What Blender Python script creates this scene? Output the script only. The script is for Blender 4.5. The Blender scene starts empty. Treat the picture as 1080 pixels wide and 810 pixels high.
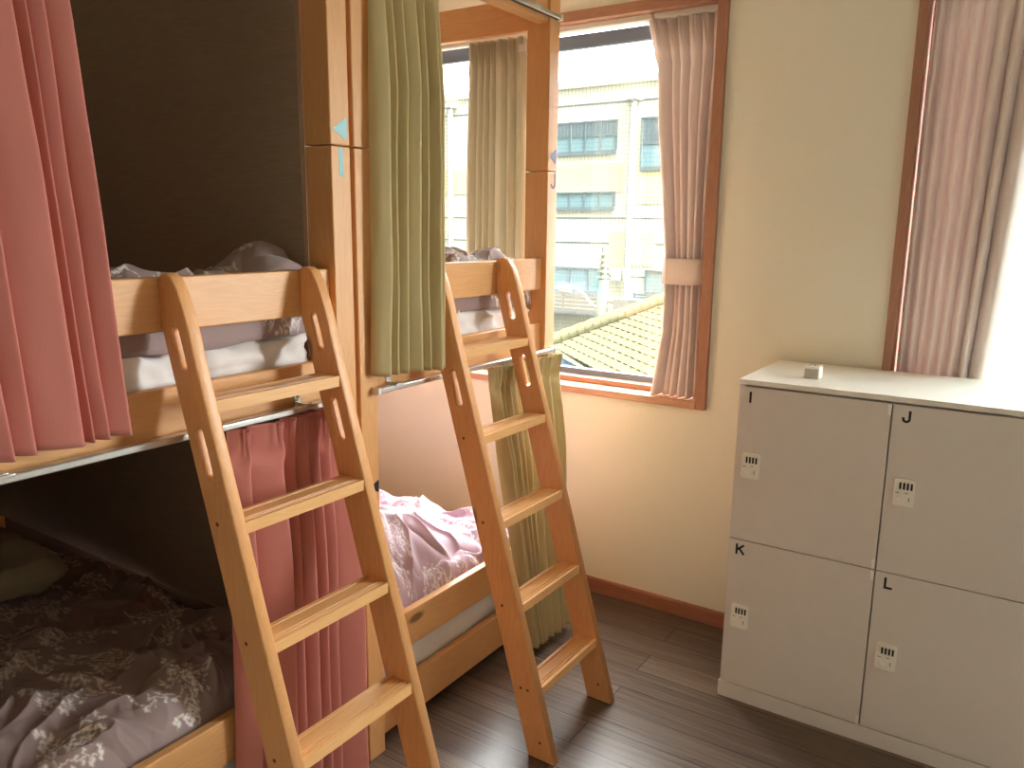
import bpy, bmesh, math, random
import numpy as np
from mathutils import Matrix, Vector

# ------------------------------------------------------------------ camera, sky, exposure
S = bpy.context.scene
COL = S.collection
cam = bpy.data.cameras.new('camera'); cam_ob = bpy.data.objects.new('camera', cam); COL.objects.link(cam_ob)
cam.sensor_width = 36.0; cam.sensor_fit = 'HORIZONTAL'; cam.lens = 834.76 / 1080 * 36; cam.clip_start = .02; cam.clip_end = 300
R3 = [(0.8323650, 0.5541266, 0.0105931), (-0.1165207, 0.1562781, 0.9808160), (-0.5418408, 0.8176312, -0.1946476)]
cam_ob.matrix_world = Matrix(((R3[0][0], R3[1][0], -R3[2][0], 0), (R3[0][1], R3[1][1], -R3[2][1], 0),
                              (R3[0][2], R3[1][2], -R3[2][2], 1.5), (0, 0, 0, 1)))
S.camera = cam_ob
S.view_settings.view_transform = 'Standard'; S.view_settings.look = 'None'
S.view_settings.gamma = 1.0; S.view_settings.use_curve_mapping = False
S.view_settings.exposure = 1.24
S.cycles.max_bounces = 10; S.cycles.diffuse_bounces = 6; S.cycles.transparent_max_bounces = 16
S.cycles.sample_clamp_indirect = 6.0
try:
    S.cycles.use_denoising = True
except Exception:
    pass
SKY_BRIGHT, SKY_DIM = 20.0, .5
W = bpy.data.worlds.new('hazy_sky'); S.world = W; W.use_nodes = True
nt = W.node_tree; nt.nodes.clear()
_o = nt.nodes.new('ShaderNodeOutputWorld'); _b = nt.nodes.new('ShaderNodeBackground'); _t = nt.nodes.new('ShaderNodeTexCoord')
_d = nt.nodes.new('ShaderNodeVectorMath'); _d.operation = 'DOT_PRODUCT'; _d.inputs[1].default_value = (0.42, 0.72, 0.53)
_m = nt.nodes.new('ShaderNodeMapRange'); _m.interpolation_type = 'SMOOTHSTEP'
_m.inputs['From Min'].default_value = -0.15; _m.inputs['From Max'].default_value = 0.85
_m.inputs['To Min'].default_value = SKY_DIM; _m.inputs['To Max'].default_value = SKY_BRIGHT
_b.inputs['Color'].default_value = (.97, .985, 1.0, 1)
nt.links.new(_t.outputs['Generated'], _d.inputs[0]); nt.links.new(_d.outputs['Value'], _m.inputs['Value'])
nt.links.new(_m.outputs['Result'], _b.inputs['Strength']); nt.links.new(_b.outputs[0], _o.inputs['Surface'])

def portal(loc, rx, sx, sy, rz=0):
    L = bpy.data.lights.new('window_portal', 'AREA'); L.shape = 'RECTANGLE'; L.size = sx; L.size_y = sy
    L.cycles.is_portal = True
    o = bpy.data.objects.new('window_portal', L); COL.objects.link(o); o.location = loc; o.rotation_euler = (rx, 0, rz)
WY = 2.79                      # window wall plane
W1 = (-2.56, -1.02, .867, 2.26)  # window 1 opening
W2 = (-.37, 1.45, .867, 2.26)
RX = 2.1
portal(((W1[0]+W1[1])/2, 2.955, (W1[2]+W1[3])/2), -math.pi/2, W1[1]-W1[0], W1[3]-W1[2])
portal(((W2[0]+W2[1])/2, 2.955, (W2[2]+W2[3])/2), -math.pi/2, W2[1]-W2[0], W2[3]-W2[2])

# ------------------------------------------------------------------ small helpers
PI = math.pi
def tag(o, label=None, cat=None, group=None, kind=None):
    if label: o['label'] = label
    if cat: o['category'] = cat
    if group: o['group'] = group
    if kind: o['kind'] = kind
    return o
def thing(name, loc, label, cat, group=None):
    o = bpy.data.objects.new(name, None); o.empty_display_size = .05; COL.objects.link(o); o.location = loc
    return tag(o, label, cat, group)
def root_loc(p):
    v = Vector((0, 0, 0))
    while p is not None:
        v += Vector(p.location); p = p.parent
    return v
def link_mesh(name, me, mats, parent=None, shift=True, smooth=False):
    if not isinstance(mats, (list, tuple)): mats = [mats]
    for m in mats: me.materials.append(m)
    if smooth: me.polygons.foreach_set('use_smooth', [True]*len(me.polygons))
    o = bpy.data.objects.new(name, me); COL.objects.link(o)
    if parent is not None:
        o.parent = parent
        if shift: me.transform(Matrix.Translation(-root_loc(parent)))
    else:
        # put the origin at the foot of the mesh
        n = len(me.vertices)
        if n and shift:
            co = np.empty(n*3); me.vertices.foreach_get('co', co); co = co.reshape(-1, 3)
            c = Vector(((co[:, 0].min()+co[:, 0].max())/2, (co[:, 1].min()+co[:, 1].max())/2, co[:, 2].min()))
            me.transform(Matrix.Translation(-c)); o.location = c
    me.update()
    return o
def obj(name, bm, mats, parent=None, smooth=False, bevel=0, seg=2):
    me = bpy.data.meshes.new(name)
    bmesh.ops.recalc_face_normals(bm, faces=bm.faces)
    bm.to_mesh(me); bm.free()
    o = link_mesh(name, me, mats, parent, smooth=smooth)
    if bevel:
        b = o.modifiers.new('bevel', 'BEVEL'); b.width = bevel; b.segments = seg; b.limit_method = 'ANGLE'; b.angle_limit = math.radians(40)
        b.harden_normals = False
        me.polygons.foreach_set('use_smooth', [True]*len(me.polygons))
        try: me.set_sharp_from_angle(angle=math.radians(35))
        except Exception: pass
    return o
def box(bm, x0, x1, y0, y1, z0, z1, mi=0):
    vs = [bm.verts.new(p) for p in ((x0,y0,z0),(x1,y0,z0),(x1,y1,z0),(x0,y1,z0),(x0,y0,z1),(x1,y0,z1),(x1,y1,z1),(x0,y1,z1))]
    for f in ((0,3,2,1),(4,5,6,7),(0,1,5,4),(1,2,6,5),(2,3,7,6),(3,0,4,7)):
        bm.faces.new([vs[i] for i in f]).material_index = mi
def B(*boxes):
    bm = bmesh.new()
    for b in boxes: box(bm, *b)
    return bm
def prism(bm, pts, axis, a0, a1, mi=0):
    """extrude a closed 2-D outline along an axis; pts are the other two coordinates in order"""
    def P(p, a): return {'x': (a, p[0], p[1]), 'y': (p[0], a, p[1]), 'z': (p[0], p[1], a)}[axis]
    A = [bm.verts.new(P(p, a0)) for p in pts]; Bv = [bm.verts.new(P(p, a1)) for p in pts]
    n = len(pts)
    bm.faces.new(A).material_index = mi; bm.faces.new(Bv[::-1]).material_index = mi
    for i in range(n):
        bm.faces.new((A[i], A[(i+1) % n], Bv[(i+1) % n], Bv[i])).material_index = mi
def cyl(bm, p0, p1, r0, r1=None, seg=12, mi=0, caps=True):
    r1 = r0 if r1 is None else r1
    p0, p1 = Vector(p0), Vector(p1); d = (p1-p0).normalized()
    u = d.orthogonal().normalized(); v = d.cross(u)
    A = []; Bv = []
    for i in range(seg):
        a = 2*PI*i/seg; w = u*math.cos(a)+v*math.sin(a)
        A.append(bm.verts.new(p0+w*r0)); Bv.append(bm.verts.new(p1+w*r1))
    for i in range(seg):
        bm.faces.new((A[i], A[(i+1) % seg], Bv[(i+1) % seg], Bv[i])).material_index = mi
    if caps:
        bm.faces.new(A[::-1]).material_index = mi; bm.faces.new(Bv).material_index = mi
def tube(bm, pts, r, seg=8):
    pts = [Vector(p) for p in pts]; rings = []
    for i, p in enumerate(pts):
        d = (pts[min(i+1, len(pts)-1)]-pts[max(i-1, 0)]).normalized()
        u = d.cross(Vector((0.13, .31, .94))).normalized(); v = d.cross(u)
        rr = r[i] if isinstance(r, (list, tuple)) else r
        rings.append([bm.verts.new(p+(u*math.cos(2*PI*k/seg)+v*math.sin(2*PI*k/seg))*rr) for k in range(seg)])
    for a, b in zip(rings, rings[1:]):
        for k in range(seg): bm.faces.new((a[k], a[(k+1) % seg], b[(k+1) % seg], b[k]))
    bm.faces.new(rings[0][::-1]); bm.faces.new(rings[-1])
def grid_mesh(name, X, Y, Z, close_bottom=None, attr=None):
    """regular grid of points (rows, cols) as a mesh, optionally closed underneath"""
    r, c = X.shape
    co = np.stack([X, Y, Z], -1).reshape(-1, 3)
    i = np.arange(r*c).reshape(r, c)
    f = np.stack([i[:-1, :-1], i[1:, :-1], i[1:, 1:], i[:-1, 1:]], -1).reshape(-1, 4)
    extra = None
    if close_bottom is not None:
        loop = np.concatenate([i[0, :], i[1:, -1], i[-1, ::-1][1:], i[::-1, 0][1:-1]])
        b = co[loop].copy(); b[:, 2] = np.minimum(b[:, 2]-.002, np.broadcast_to(close_bottom, (r, c)).reshape(-1)[loop])
        n0 = len(co); co = np.concatenate([co, b]); n = len(loop); k = np.arange(n); k1 = (k+1) % n
        f = np.concatenate([f, np.stack([loop[k], loop[k1], n0+k1, n0+k], -1)])
        extra = n0+k
    nf = len(f); ne = 0 if extra is None else len(extra)
    me = bpy.data.meshes.new(name)
    me.vertices.add(len(co)); me.vertices.foreach_set('co', co.astype(np.float32).ravel())
    li = f.ravel() if extra is None else np.concatenate([f.ravel(), extra])
    me.loops.add(len(li)); me.loops.foreach_set('vertex_index', li.astype(np.int32))
    me.polygons.add(nf+(1 if ne else 0))
    st = np.arange(nf)*4
    if ne: st = np.append(st, nf*4)
    me.polygons.foreach_set('loop_start', st.astype(np.int32))
    me.update(calc_edges=True); me.validate()
    if attr is not None:
        a = me.attributes.new('pattern', 'FLOAT', 'POINT')
        v = np.zeros(len(co), dtype=np.float32); v[:r*c] = attr.reshape(-1); a.data.foreach_set('value', v)
    return me
def curve_mesh(name, outlines, extrude, bevel=0, frame=None):
    """flat outline with holes given thickness; frame maps (u, v, w) to the world"""
    cu = bpy.data.curves.new(name, 'CURVE'); cu.dimensions = '2D'; cu.fill_mode = 'BOTH'
    cu.extrude = extrude; cu.bevel_depth = bevel; cu.offset = -bevel; cu.bevel_resolution = 1
    for pts in outlines:
        sp = cu.splines.new('POLY'); sp.points.add(len(pts)-1); sp.use_cyclic_u = True
        for p, q in zip(sp.points, pts): p.co = (q[0], q[1], 0, 1)
    o = bpy.data.objects.new(name, cu)
    me = bpy.data.meshes.new_from_object(o); bpy.data.objects.remove(o); bpy.data.curves.remove(cu)
    if frame is not None: me.transform(frame)
    me.name = name
    return me
def children(o): return [c for c in bpy.data.objects if c.parent == o]
def copy_tree(o, parent=None):
    c = o.copy(); COL.objects.link(c)
    if parent is not None: c.parent = parent
    for ch in children(o): copy_tree(ch, c)
    return c

# numpy value noise
_rng = np.random.default_rng(5)
_T = _rng.random((256, 256))
def vn(x, y, s=0):
    x = np.asarray(x)+s*17.31; y = np.asarray(y)+s*9.17
    xi = np.floor(x).astype(int); yi = np.floor(y).astype(int); fx = x-xi; fy = y-yi
    fx = fx*fx*fx*(fx*(fx*6-15)+10); fy = fy*fy*fy*(fy*(fy*6-15)+10)
    a = _T[xi % 256, yi % 256]; b = _T[(xi+1) % 256, yi % 256]; c = _T[xi % 256, (yi+1) % 256]; d = _T[(xi+1) % 256, (yi+1) % 256]
    return (a*(1-fx)+b*fx)*(1-fy)+(c*(1-fx)+d*fx)*fy
def fbm(x, y, s=0, n=3):
    r = 0; a = .5
    for k in range(n):
        r = r+a*vn(x*2**k, y*2**k, s+k*3); a *= .5
    return r/(1-.5**n)
def ridge(x, y, s=0):
    return 1-np.abs(2*vn(x, y, s)-1)

# ------------------------------------------------------------------ materials
def new_mat(name):
    m = bpy.data.materials.new(name); m.use_nodes = True; t = m.node_tree; t.nodes.clear()
    out = t.nodes.new('ShaderNodeOutputMaterial'); p = t.nodes.new('ShaderNodeBsdfPrincipled')
    t.links.new(p.outputs[0], out.inputs['Surface'])
    return m, t, p, out
def N(t, kind, **kw):
    n = t.nodes.new(kind)
    for k, v in kw.items():
        if k in n.inputs: n.inputs[k].default_value = v
        else: setattr(n, k, v)
    return n
def ramp(t, fac, stops, interp='LINEAR'):
    r = t.nodes.new('ShaderNodeValToRGB'); r.color_ramp.interpolation = interp
    el = r.color_ramp.elements
    while len(el) < len(stops): el.new(.5)
    for e, (p, c) in zip(el, stops): e.position = p; e.color = (*c, 1) if len(c) == 3 else c
    t.links.new(fac, r.inputs['Fac']); return r
def mixc(t, fac, a, b, mode='MIX'):
    m = t.nodes.new('ShaderNodeMix'); m.data_type = 'RGBA'; m.blend_type = mode
    for s, v in (('Factor', fac), ('A', a), ('B', b)):
        i = [k for k in m.inputs if k.name == s and (k.type == 'RGBA' or s == 'Factor')][0]
        if isinstance(v, (int, float)): i.default_value = v
        elif isinstance(v, tuple): i.default_value = (*v, 1)
        else: t.links.new(v, i)
    return [k for k in m.outputs if k.type == 'RGBA'][0]
def srgb(*c):
    return tuple((v/255/12.92 if v/255 <= .04045 else ((v/255+.055)/1.055)**2.4) for v in c)
def plain(name, col, rough=.5, metal=0, bump=0, scale=200, var=0.04):
    m, t, p, out = new_mat(name)
    tc = N(t, 'ShaderNodeTexCoord'); n = N(t, 'ShaderNodeTexNoise', Scale=scale, Detail=3.0)
    t.links.new(tc.outputs['Object'], n.inputs['Vector'])
    r = ramp(t, n.outputs['Fac'], [(.3, tuple(v*(1-var) for v in col)), (.7, tuple(min(1, v*(1+var)) for v in col))])
    t.links.new(r.outputs[0], p.inputs['Base Color']); p.inputs['Roughness'].default_value = rough; p.inputs['Metallic'].default_value = metal
    if bump:
        b = N(t, 'ShaderNodeBump', Strength=bump, Distance=.002); t.links.new(n.outputs['Fac'], b.inputs['Height']); t.links.new(b.outputs[0], p.inputs['Normal'])
    return m
def wood(name, axis, light, dark, knots=True, rough=.42):
    m, t, p, out = new_mat(name)
    tc = N(t, 'ShaderNodeTexCoord'); oi = N(t, 'ShaderNodeObjectInfo')
    ad = N(t, 'ShaderNodeVectorMath', operation='ADD')
    cmb = N(t, 'ShaderNodeMath', operation='MULTIPLY'); cmb.inputs[1].default_value = 13.0
    t.links.new(oi.outputs['Random'], cmb.inputs[0])
    t.links.new(tc.outputs['Object'], ad.inputs[0]); t.links.new(cmb.outputs[0], ad.inputs[1])
    sc = {'x': (1.2, 14, 14), 'y': (14, 1.2, 14), 'z': (14, 14, 1.2)}[axis]
    mp = N(t, 'ShaderNodeMapping'); mp.inputs['Scale'].default_value = sc; t.links.new(ad.outputs[0], mp.inputs['Vector'])
    n1 = N(t, 'ShaderNodeTexNoise', Scale=1.6, Detail=2.0, Distortion=1.2); t.links.new(mp.outputs[0], n1.inputs['Vector'])
    # growth rings: contour lines of the stretched noise
    mul = N(t, 'ShaderNodeMath', operation='MULTIPLY'); mul.inputs[1].default_value = 60.0; t.links.new(n1.outputs['Fac'], mul.inputs[0])
    sn = N(t, 'ShaderNodeMath', operation='SINE'); t.links.new(mul.outputs[0], sn.inputs[0])
    n2 = N(t, 'ShaderNodeTexNoise', Scale=14.0, Detail=4.0); t.links.new(mp.outputs[0], n2.inputs['Vector'])
    a1 = N(t, 'ShaderNodeMath', operation='MULTIPLY_ADD'); a1.inputs[1].default_value = .085; a1.inputs[2].default_value = .3
    t.links.new(sn.outputs[0], a1.inputs[0])
    a2 = N(t, 'ShaderNodeMath', operation='MULTIPLY_ADD'); a2.inputs[1].default_value = .4; t.links.new(n2.outputs['Fac'], a2.inputs[0]); t.links.new(a1.outputs[0], a2.inputs[2])
    col = ramp(t, a2.outputs[0], [(.15, dark), (.75, light)]).outputs[0]
    if knots:
        s2 = {'x': (2.2, 5.5, 5.5), 'y': (5.5, 2.2, 5.5), 'z': (5.5, 5.5, 2.2)}[axis]
        m2 = N(t, 'ShaderNodeMapping'); m2.inputs['Scale'].default_value = s2; t.links.new(ad.outputs[0], m2.inputs['Vector'])
        vo = N(t, 'ShaderNodeTexVoronoi', Scale=1.0); t.links.new(m2.outputs[0], vo.inputs['Vector'])
        k = ramp(t, vo.outputs['Distance'], [(.05, (1, 1, 1)), (.095, (0, 0, 0))])
        col = mixc(t, k.outputs[0], col, tuple(v*.32 for v in dark))
    t.links.new(col, p.inputs['Base Color']); p.inputs['Roughness'].default_value = rough
    b = N(t, 'ShaderNodeBump', Strength=.08, Distance=.002); t.links.new(a2.outputs[0], b.inputs['Height']); t.links.new(b.outputs[0], p.inputs['Normal'])
    return m
def cloth(name, col, trans=.3, weave=900, rough=.85, slub='z', pattern=None, sheen=.15):
    m, t, p, out = new_mat(name)
    tc = N(t, 'ShaderNodeTexCoord'); mp = N(t, 'ShaderNodeMapping')
    mp.inputs['Scale'].default_value = {'z': (1, 1, .06), 'h': (.25, .25, 1), 'n': (1, 1, 1)}[slub]
    t.links.new(tc.outputs['Object'], mp.inputs['Vector'])
    n = N(t, 'ShaderNodeTexNoise', Scale=weave, Detail=2.0); t.links.new(mp.outputs[0], n.inputs['Vector'])
    n2 = N(t, 'ShaderNodeTexNoise', Scale=3.0, Detail=2.0); t.links.new(tc.outputs['Object'], n2.inputs['Vector'])
    c = ramp(t, n.outputs['Fac'], [(.3, tuple(v*.975 for v in col)), (.7, tuple(min(1, v*1.02) for v in col))]).outputs[0]
    if pattern:
        at = N(t, 'ShaderNodeAttribute', attribute_name='pattern')
        c = mixc(t, at.outputs['Fac'], c, pattern)
    t.links.new(c, p.inputs['Base Color']); p.inputs['Roughness'].default_value = rough
    p.inputs['Sheen Weight'].default_value = sheen; p.inputs['Specular IOR Level'].default_value = .2
    b = N(t, 'ShaderNodeBump', Strength=.12, Distance=.0006); t.links.new(n.outputs['Fac'], b.inputs['Height']); t.links.new(b.outputs[0], p.inputs['Normal'])
    if trans > 0:
        tr = N(t, 'ShaderNodeBsdfTranslucent'); t.links.new(c, tr.inputs['Color'])
        mx = N(t, 'ShaderNodeMixShader', Fac=trans); t.links.new(p.outputs[0], mx.inputs[1]); t.links.new(tr.outputs[0], mx.inputs[2])
        t.links.new(mx.outputs[0], out.inputs['Surface'])
    return m
PINE_L, PINE_D = srgb(228, 174, 116), srgb(210, 152, 94)
M = {}
for ax in 'xyz': M['pine_'+ax] = wood('pine_'+ax, ax, PINE_L, PINE_D)
M['ladder_z'] = wood('ladder_wood_upright', 'z', srgb(230, 172, 114), srgb(210, 148, 92))
M['ladder_y'] = wood('ladder_wood_rung', 'y', srgb(234, 184, 124), srgb(214, 158, 98))
M['trim_x'] = wood('casing_wood_x', 'x', srgb(178, 130, 106), srgb(152, 104, 82), False)
M['trim_z'] = wood('casing_wood_z', 'z', srgb(178, 130, 106), srgb(152, 104, 82), False)
M['sill'] = wood('varnished_sill', 'x', srgb(206, 160, 132), srgb(190, 140, 112), False, .22)
M['base'] = wood('skirting_wood', 'x', srgb(172, 116, 92), srgb(142, 90, 70), False)
M['panel'] = wood('bunk_panel', 'x', srgb(168, 146, 126), srgb(148, 126, 106), False, .6)
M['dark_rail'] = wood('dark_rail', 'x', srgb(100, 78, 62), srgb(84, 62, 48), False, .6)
M['wall'] = plain('cream_wallpaper', srgb(234, 230, 216), .9, 0, .25, 260, .02)
M['ceil'] = plain('ceiling_paper', srgb(238, 230, 208), .9, 0, .2, 200, .02)
M['white'] = plain('white_laminate', srgb(230, 224, 220), .42, 0, 0, 30, .01)
M['top_white'] = plain('white_worktop', srgb(244, 242, 236), .4, 0, 0, 30, .01)
M['lock_white'] = plain('lock_plastic', srgb(250, 247, 240), .35, 0, 0, 100, .01)
M['black'] = plain('black_print', srgb(28, 26, 28), .5)
M['gap'] = plain('dark_gap', srgb(60, 54, 50), .8)
M['alu'] = plain('aluminium', srgb(205, 205, 200), .32, .9, 0, 300, .03)
M['alu_paint'] = plain('satin_rail', srgb(225, 222, 214), .4, .2, 0, 300, .02)
M['sash'] = plain('flare_tinted_sash', srgb(112, 122, 138), .45, .2)  # lens flare haze put into the colour: a dark sash made paler and bluer
M['blue_mark'] = plain('pale_blue_sticker', srgb(160, 214, 222), .5)
M['slate_mark'] = plain('slate_blue_sticker', srgb(96, 116, 160), .5)
M['hole'] = plain('screw_plug', srgb(110, 66, 38), .6)
M['pink'] = cloth('pink_curtain_cloth', srgb(206, 130, 118), .18, 700)
M['green'] = cloth('olive_curtain_cloth', srgb(212, 197, 150), .30, 700)
M['beige'] = cloth('backlit_olive_cloth', srgb(206, 196, 174), .26, 700)  # same cloth as the olive curtains, backlight put into a beige colour
M['taupe'] = cloth('taupe_curtain_cloth', srgb(232, 218, 213), .11, 600)
M['sheet'] = cloth('white_sheet', srgb(232, 228, 226), 0, 900, .8, 'n')
M['duvet'] = cloth('taupe_duvet_cloth', srgb(158, 138, 136), .0, 900, .7, 'n', srgb(236, 228, 222), .3)
M['duvet_lit'] = cloth('window_lit_duvet_cloth', srgb(192, 162, 174), .0, 900, .7, 'n', srgb(244, 236, 238), .3)  # paler copy of the duvet cloth, window light put into the colour
M['pillow'] = cloth('olive_pillow_cloth', srgb(176, 168, 140), 0, 700, .85, 'n')
def sheer_mat():
    m, t, p, out = new_mat('sheer_curtain_cloth')
    p.inputs['Base Color'].default_value = (*srgb(226, 234, 230), 1); p.inputs['Roughness'].default_value = .9
    tr = N(t, 'ShaderNodeBsdfTranslucent', Color=(.70, .74, .72, 1)); tp = N(t, 'ShaderNodeBsdfTransparent', Color=(1, 1, 1, 1))
    m1 = N(t, 'ShaderNodeMixShader', Fac=.6); m2 = N(t, 'ShaderNodeMixShader')
    tc = N(t, 'ShaderNodeTexCoord'); n = N(t, 'ShaderNodeTexNoise', Scale=500.0); t.links.new(tc.outputs['Object'], n.inputs['Vector'])
    r = ramp(t, n.outputs['Fac'], [(.3, (.0, .0, .0)), (.7, (.004, .004, .004))]); t.links.new(r.outputs[0], m2.inputs['Fac'])
    t.links.new(p.outputs[0], m1.inputs[1]); t.links.new(tr.outputs[0], m1.inputs[2])
    t.links.new(m1.outputs[0], m2.inputs[1]); t.links.new(tp.outputs[0], m2.inputs[2]); t.links.new(m2.outputs[0], out.inputs['Surface'])
    return m
M['sheer'] = sheer_mat()
def glass_mat(name, tint):
    m, t, p, out = new_mat(name); t.nodes.remove(p)
    tp = N(t, 'ShaderNodeBsdfTransparent', Color=(*tint, 1)); gl = N(t, 'ShaderNodeBsdfGlossy', Roughness=.03)
    mx = N(t, 'ShaderNodeMixShader', Fac=.04)
    t.links.new(tp.outputs[0], mx.inputs[1]); t.links.new(gl.outputs[0], mx.inputs[2]); t.links.new(mx.outputs[0], out.inputs['Surface'])
    return m
M['glass'] = glass_mat('window_glass', (.97, .985, .975))
def floor_mat():
    m, t, p, out = new_mat('dark_plank_floor')
    tc = N(t, 'ShaderNodeTexCoord')
    br = N(t, 'ShaderNodeTexBrick', Scale=1.0); br.offset = .37; br.squash = 1
    br.inputs['Brick Width'].default_value = 1.82; br.inputs['Row Height'].default_value = .118
    br.inputs['Mortar Size'].default_value = .0019; br.inputs['Mortar Smooth'].default_value = .1; br.inputs['Bias'].default_value = 0
    br.inputs['Color1'].default_value = (.30, .30, .30, 1); br.inputs['Color2'].default_value = (.62, .62, .62, 1); br.inputs['Mortar'].default_value = (0, 0, 0, 1)
    mo = N(t, 'ShaderNodeMapping'); mo.inputs['Location'].default_value = (.3, .010, 0); t.links.new(tc.outputs['Object'], mo.inputs['Vector'])
    t.links.new(mo.outputs[0], br.inputs['Vector'])
    mp = N(t, 'ShaderNodeMapping'); mp.inputs['Scale'].default_value = (1.1, 44, 1); t.links.new(tc.outputs['Object'], mp.inputs['Vector'])
    n = N(t, 'ShaderNodeTexNoise', Scale=2.4, Detail=6.0, Roughness=.65); t.links.new(mp.outputs[0], n.inputs['Vector'])
    mx = N(t, 'ShaderNodeMath', operation='MULTIPLY_ADD'); mx.inputs[1].default_value = .75
    t.links.new(n.outputs['Fac'], mx.inputs[0])
    sub = N(t, 'ShaderNodeMath', operation='MULTIPLY'); sub.inputs[1].default_value = .42; t.links.new(br.outputs['Color'], sub.inputs[0]); t.links.new(sub.outputs[0], mx.inputs[2])
    c = ramp(t, mx.outputs[0], [(.32, srgb(60, 48, 41)), (.55, srgb(98, 82, 71)), (.85, srgb(142, 124, 108))]).outputs[0]
    c = mixc(t, br.outputs['Fac'], c, srgb(28, 22, 20))
    t.links.new(c, p.inputs['Base Color'])
    r = ramp(t, n.outputs['Fac'], [(.2, (.24,)*3), (.8, (.40,)*3)]); t.links.new(r.outputs[0], p.inputs['Roughness'])
    b = N(t, 'ShaderNodeBump', Strength=.15, Distance=.002); t.links.new(mx.outputs[0], b.inputs['Height']); t.links.new(b.outputs[0], p.inputs['Normal'])
    return m
M['floor'] = floor_mat()

# ------------------------------------------------------------------ room shell
XL, YB, ZC = -3.52, -1.3, 2.5
def struct(name, bm, mat, parent=None, bevel=0):
    o = obj(name, bm, mat, parent, bevel=bevel)
    if parent is None: o['kind'] = 'structure'
    return o
struct('floor', B((XL-.1, RX+.1, YB-.1, 3.0, -.1, 0)), M['floor'])
struct('ceiling', B((XL-.1, RX+.1, YB-.1, 3.0, ZC, ZC+.1)), M['ceil'])
struct('wall_left', B((XL-.1, XL, YB-.1, 3.0, 0, ZC)), M['wall'])
struct('wall_right', B((RX, RX+.1, YB-.1, 3.0, 0, ZC)), M['wall'])
struct('wall_front', B((XL, RX, YB-.1, YB, 0, ZC)), M['wall'])
e_ = .014
struct('wall_back', B((XL, W1[0]-e_, WY, 3.0, 0, ZC), (W1[1]+e_, W2[0]-e_, WY, 3.0, 0, ZC), (W2[1]+e_, RX, WY, 3.0, 0, ZC),
                      (W1[0]-e_, W1[1]+e_, WY, 3.0, 0, W1[2]-e_), (W1[0]-e_, W1[1]+e_, WY, 3.0, W1[3]+e_, ZC),
                      (W2[0]-e_, W2[1]+e_, WY, 3.0, 0, W2[2]-e_), (W2[0]-e_, W2[1]+e_, WY, 3.0, W2[3]+e_, ZC)), M['wall'])
bb = bmesh.new(); prism(bb, [(WY, 0), (WY-.012, 0), (WY-.012, .052), (WY-.009, .06), (WY, .06)], 'x', XL, RX); struct('baseboard_back', bb, M['base'])

def window(idx, w, sashes, sill=True):
    x0, x1, z0, z1 = w
    root = thing('window_%d' % idx, ((x0+x1)/2, WY+.09, z0), None, None); root['kind'] = 'structure'
    root['label'] = ['sliding window with wire screen between bunk and taupe curtain', 'sliding window behind sheer curtain above the white lockers'][idx-1]; root['category'] = 'window'
    # timber casing
    c = .028 if idx == 2 else .038
    P = .016
    obj('casing', B((x0-.001-c, x0, WY-P, WY+.12, z0-.028, z1+c)), M['trim_z'], root, bevel=.002)
    obj('casing', B((x1, x1+c, WY-P, WY+.12, z0-.028, z1+c)), M['trim_z'], root, bevel=.002)
    obj('casing', B((x0, x1, WY-P, WY+.12, z1, z1+c)), M['trim_x'], root, bevel=.002)
    obj('sill', B((x0, x1, WY-P, WY+.12, z0-.028, z0)), M['sill'], root, bevel=.003)
    obj('sill_step', B((x0, x1, WY+.075, WY+.125, z0, z0+.022)), M['trim_x'], root, bevel=.002)
    obj('curtain_track', B((x0, x1, WY+.028, WY+.052, z1-.02, z1)), M['alu_paint'], root, bevel=.002)
    n = sashes
    sw = (x1-x0)/n
    for k in range(n):
        a, b = x0+k*sw-(.02 if k else 0), x0+(k+1)*sw+(.02 if k < n-1 else 0)
        yo = WY+.09+(k % 2)*.034
        bm = bmesh.new(); s = .036; zb, zt = z0+.022, z1-.012
        for q in ((a, a+s, zb, zt), (b-s, b, zb, zt), (a+s, b-s, zb, zb+.026), (a+s, b-s, zt-.052, zt)):
            box(bm, q[0], q[1], yo, yo+.026, q[2], q[3])
        sa = obj('sash', bm, M['sash'], root, bevel=.002)
        obj('pane', B((a+s-.004, b-s+.004, yo+.011, yo+.015, zb+.022, zt-.048)), M['glass'], sa)
    return root
w1 = window(1, W1, 2)
w2 = window(2, W2, 2)
def wire_screen():
    bm = bmesh.new(); r = .0004; x0, x1, z0, z1 = W1[0]+.02, W1[1]-.02, W1[2]+.03, W1[3]-.02; y = WY+.168
    k = x0
    while k < x1:
        box(bm, k-r, k+r, y-r, y+r, z0, z1); k += .0165
    k = z0
    while k < z1:
        box(bm, x0, x1, y-r+.0012, y+r+.0012, k-r, k+r); k += .0165
    return bm
obj('wire_screen', wire_screen(), plain('screen_wire', srgb(92, 96, 86), .8, 0), w1)

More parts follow.
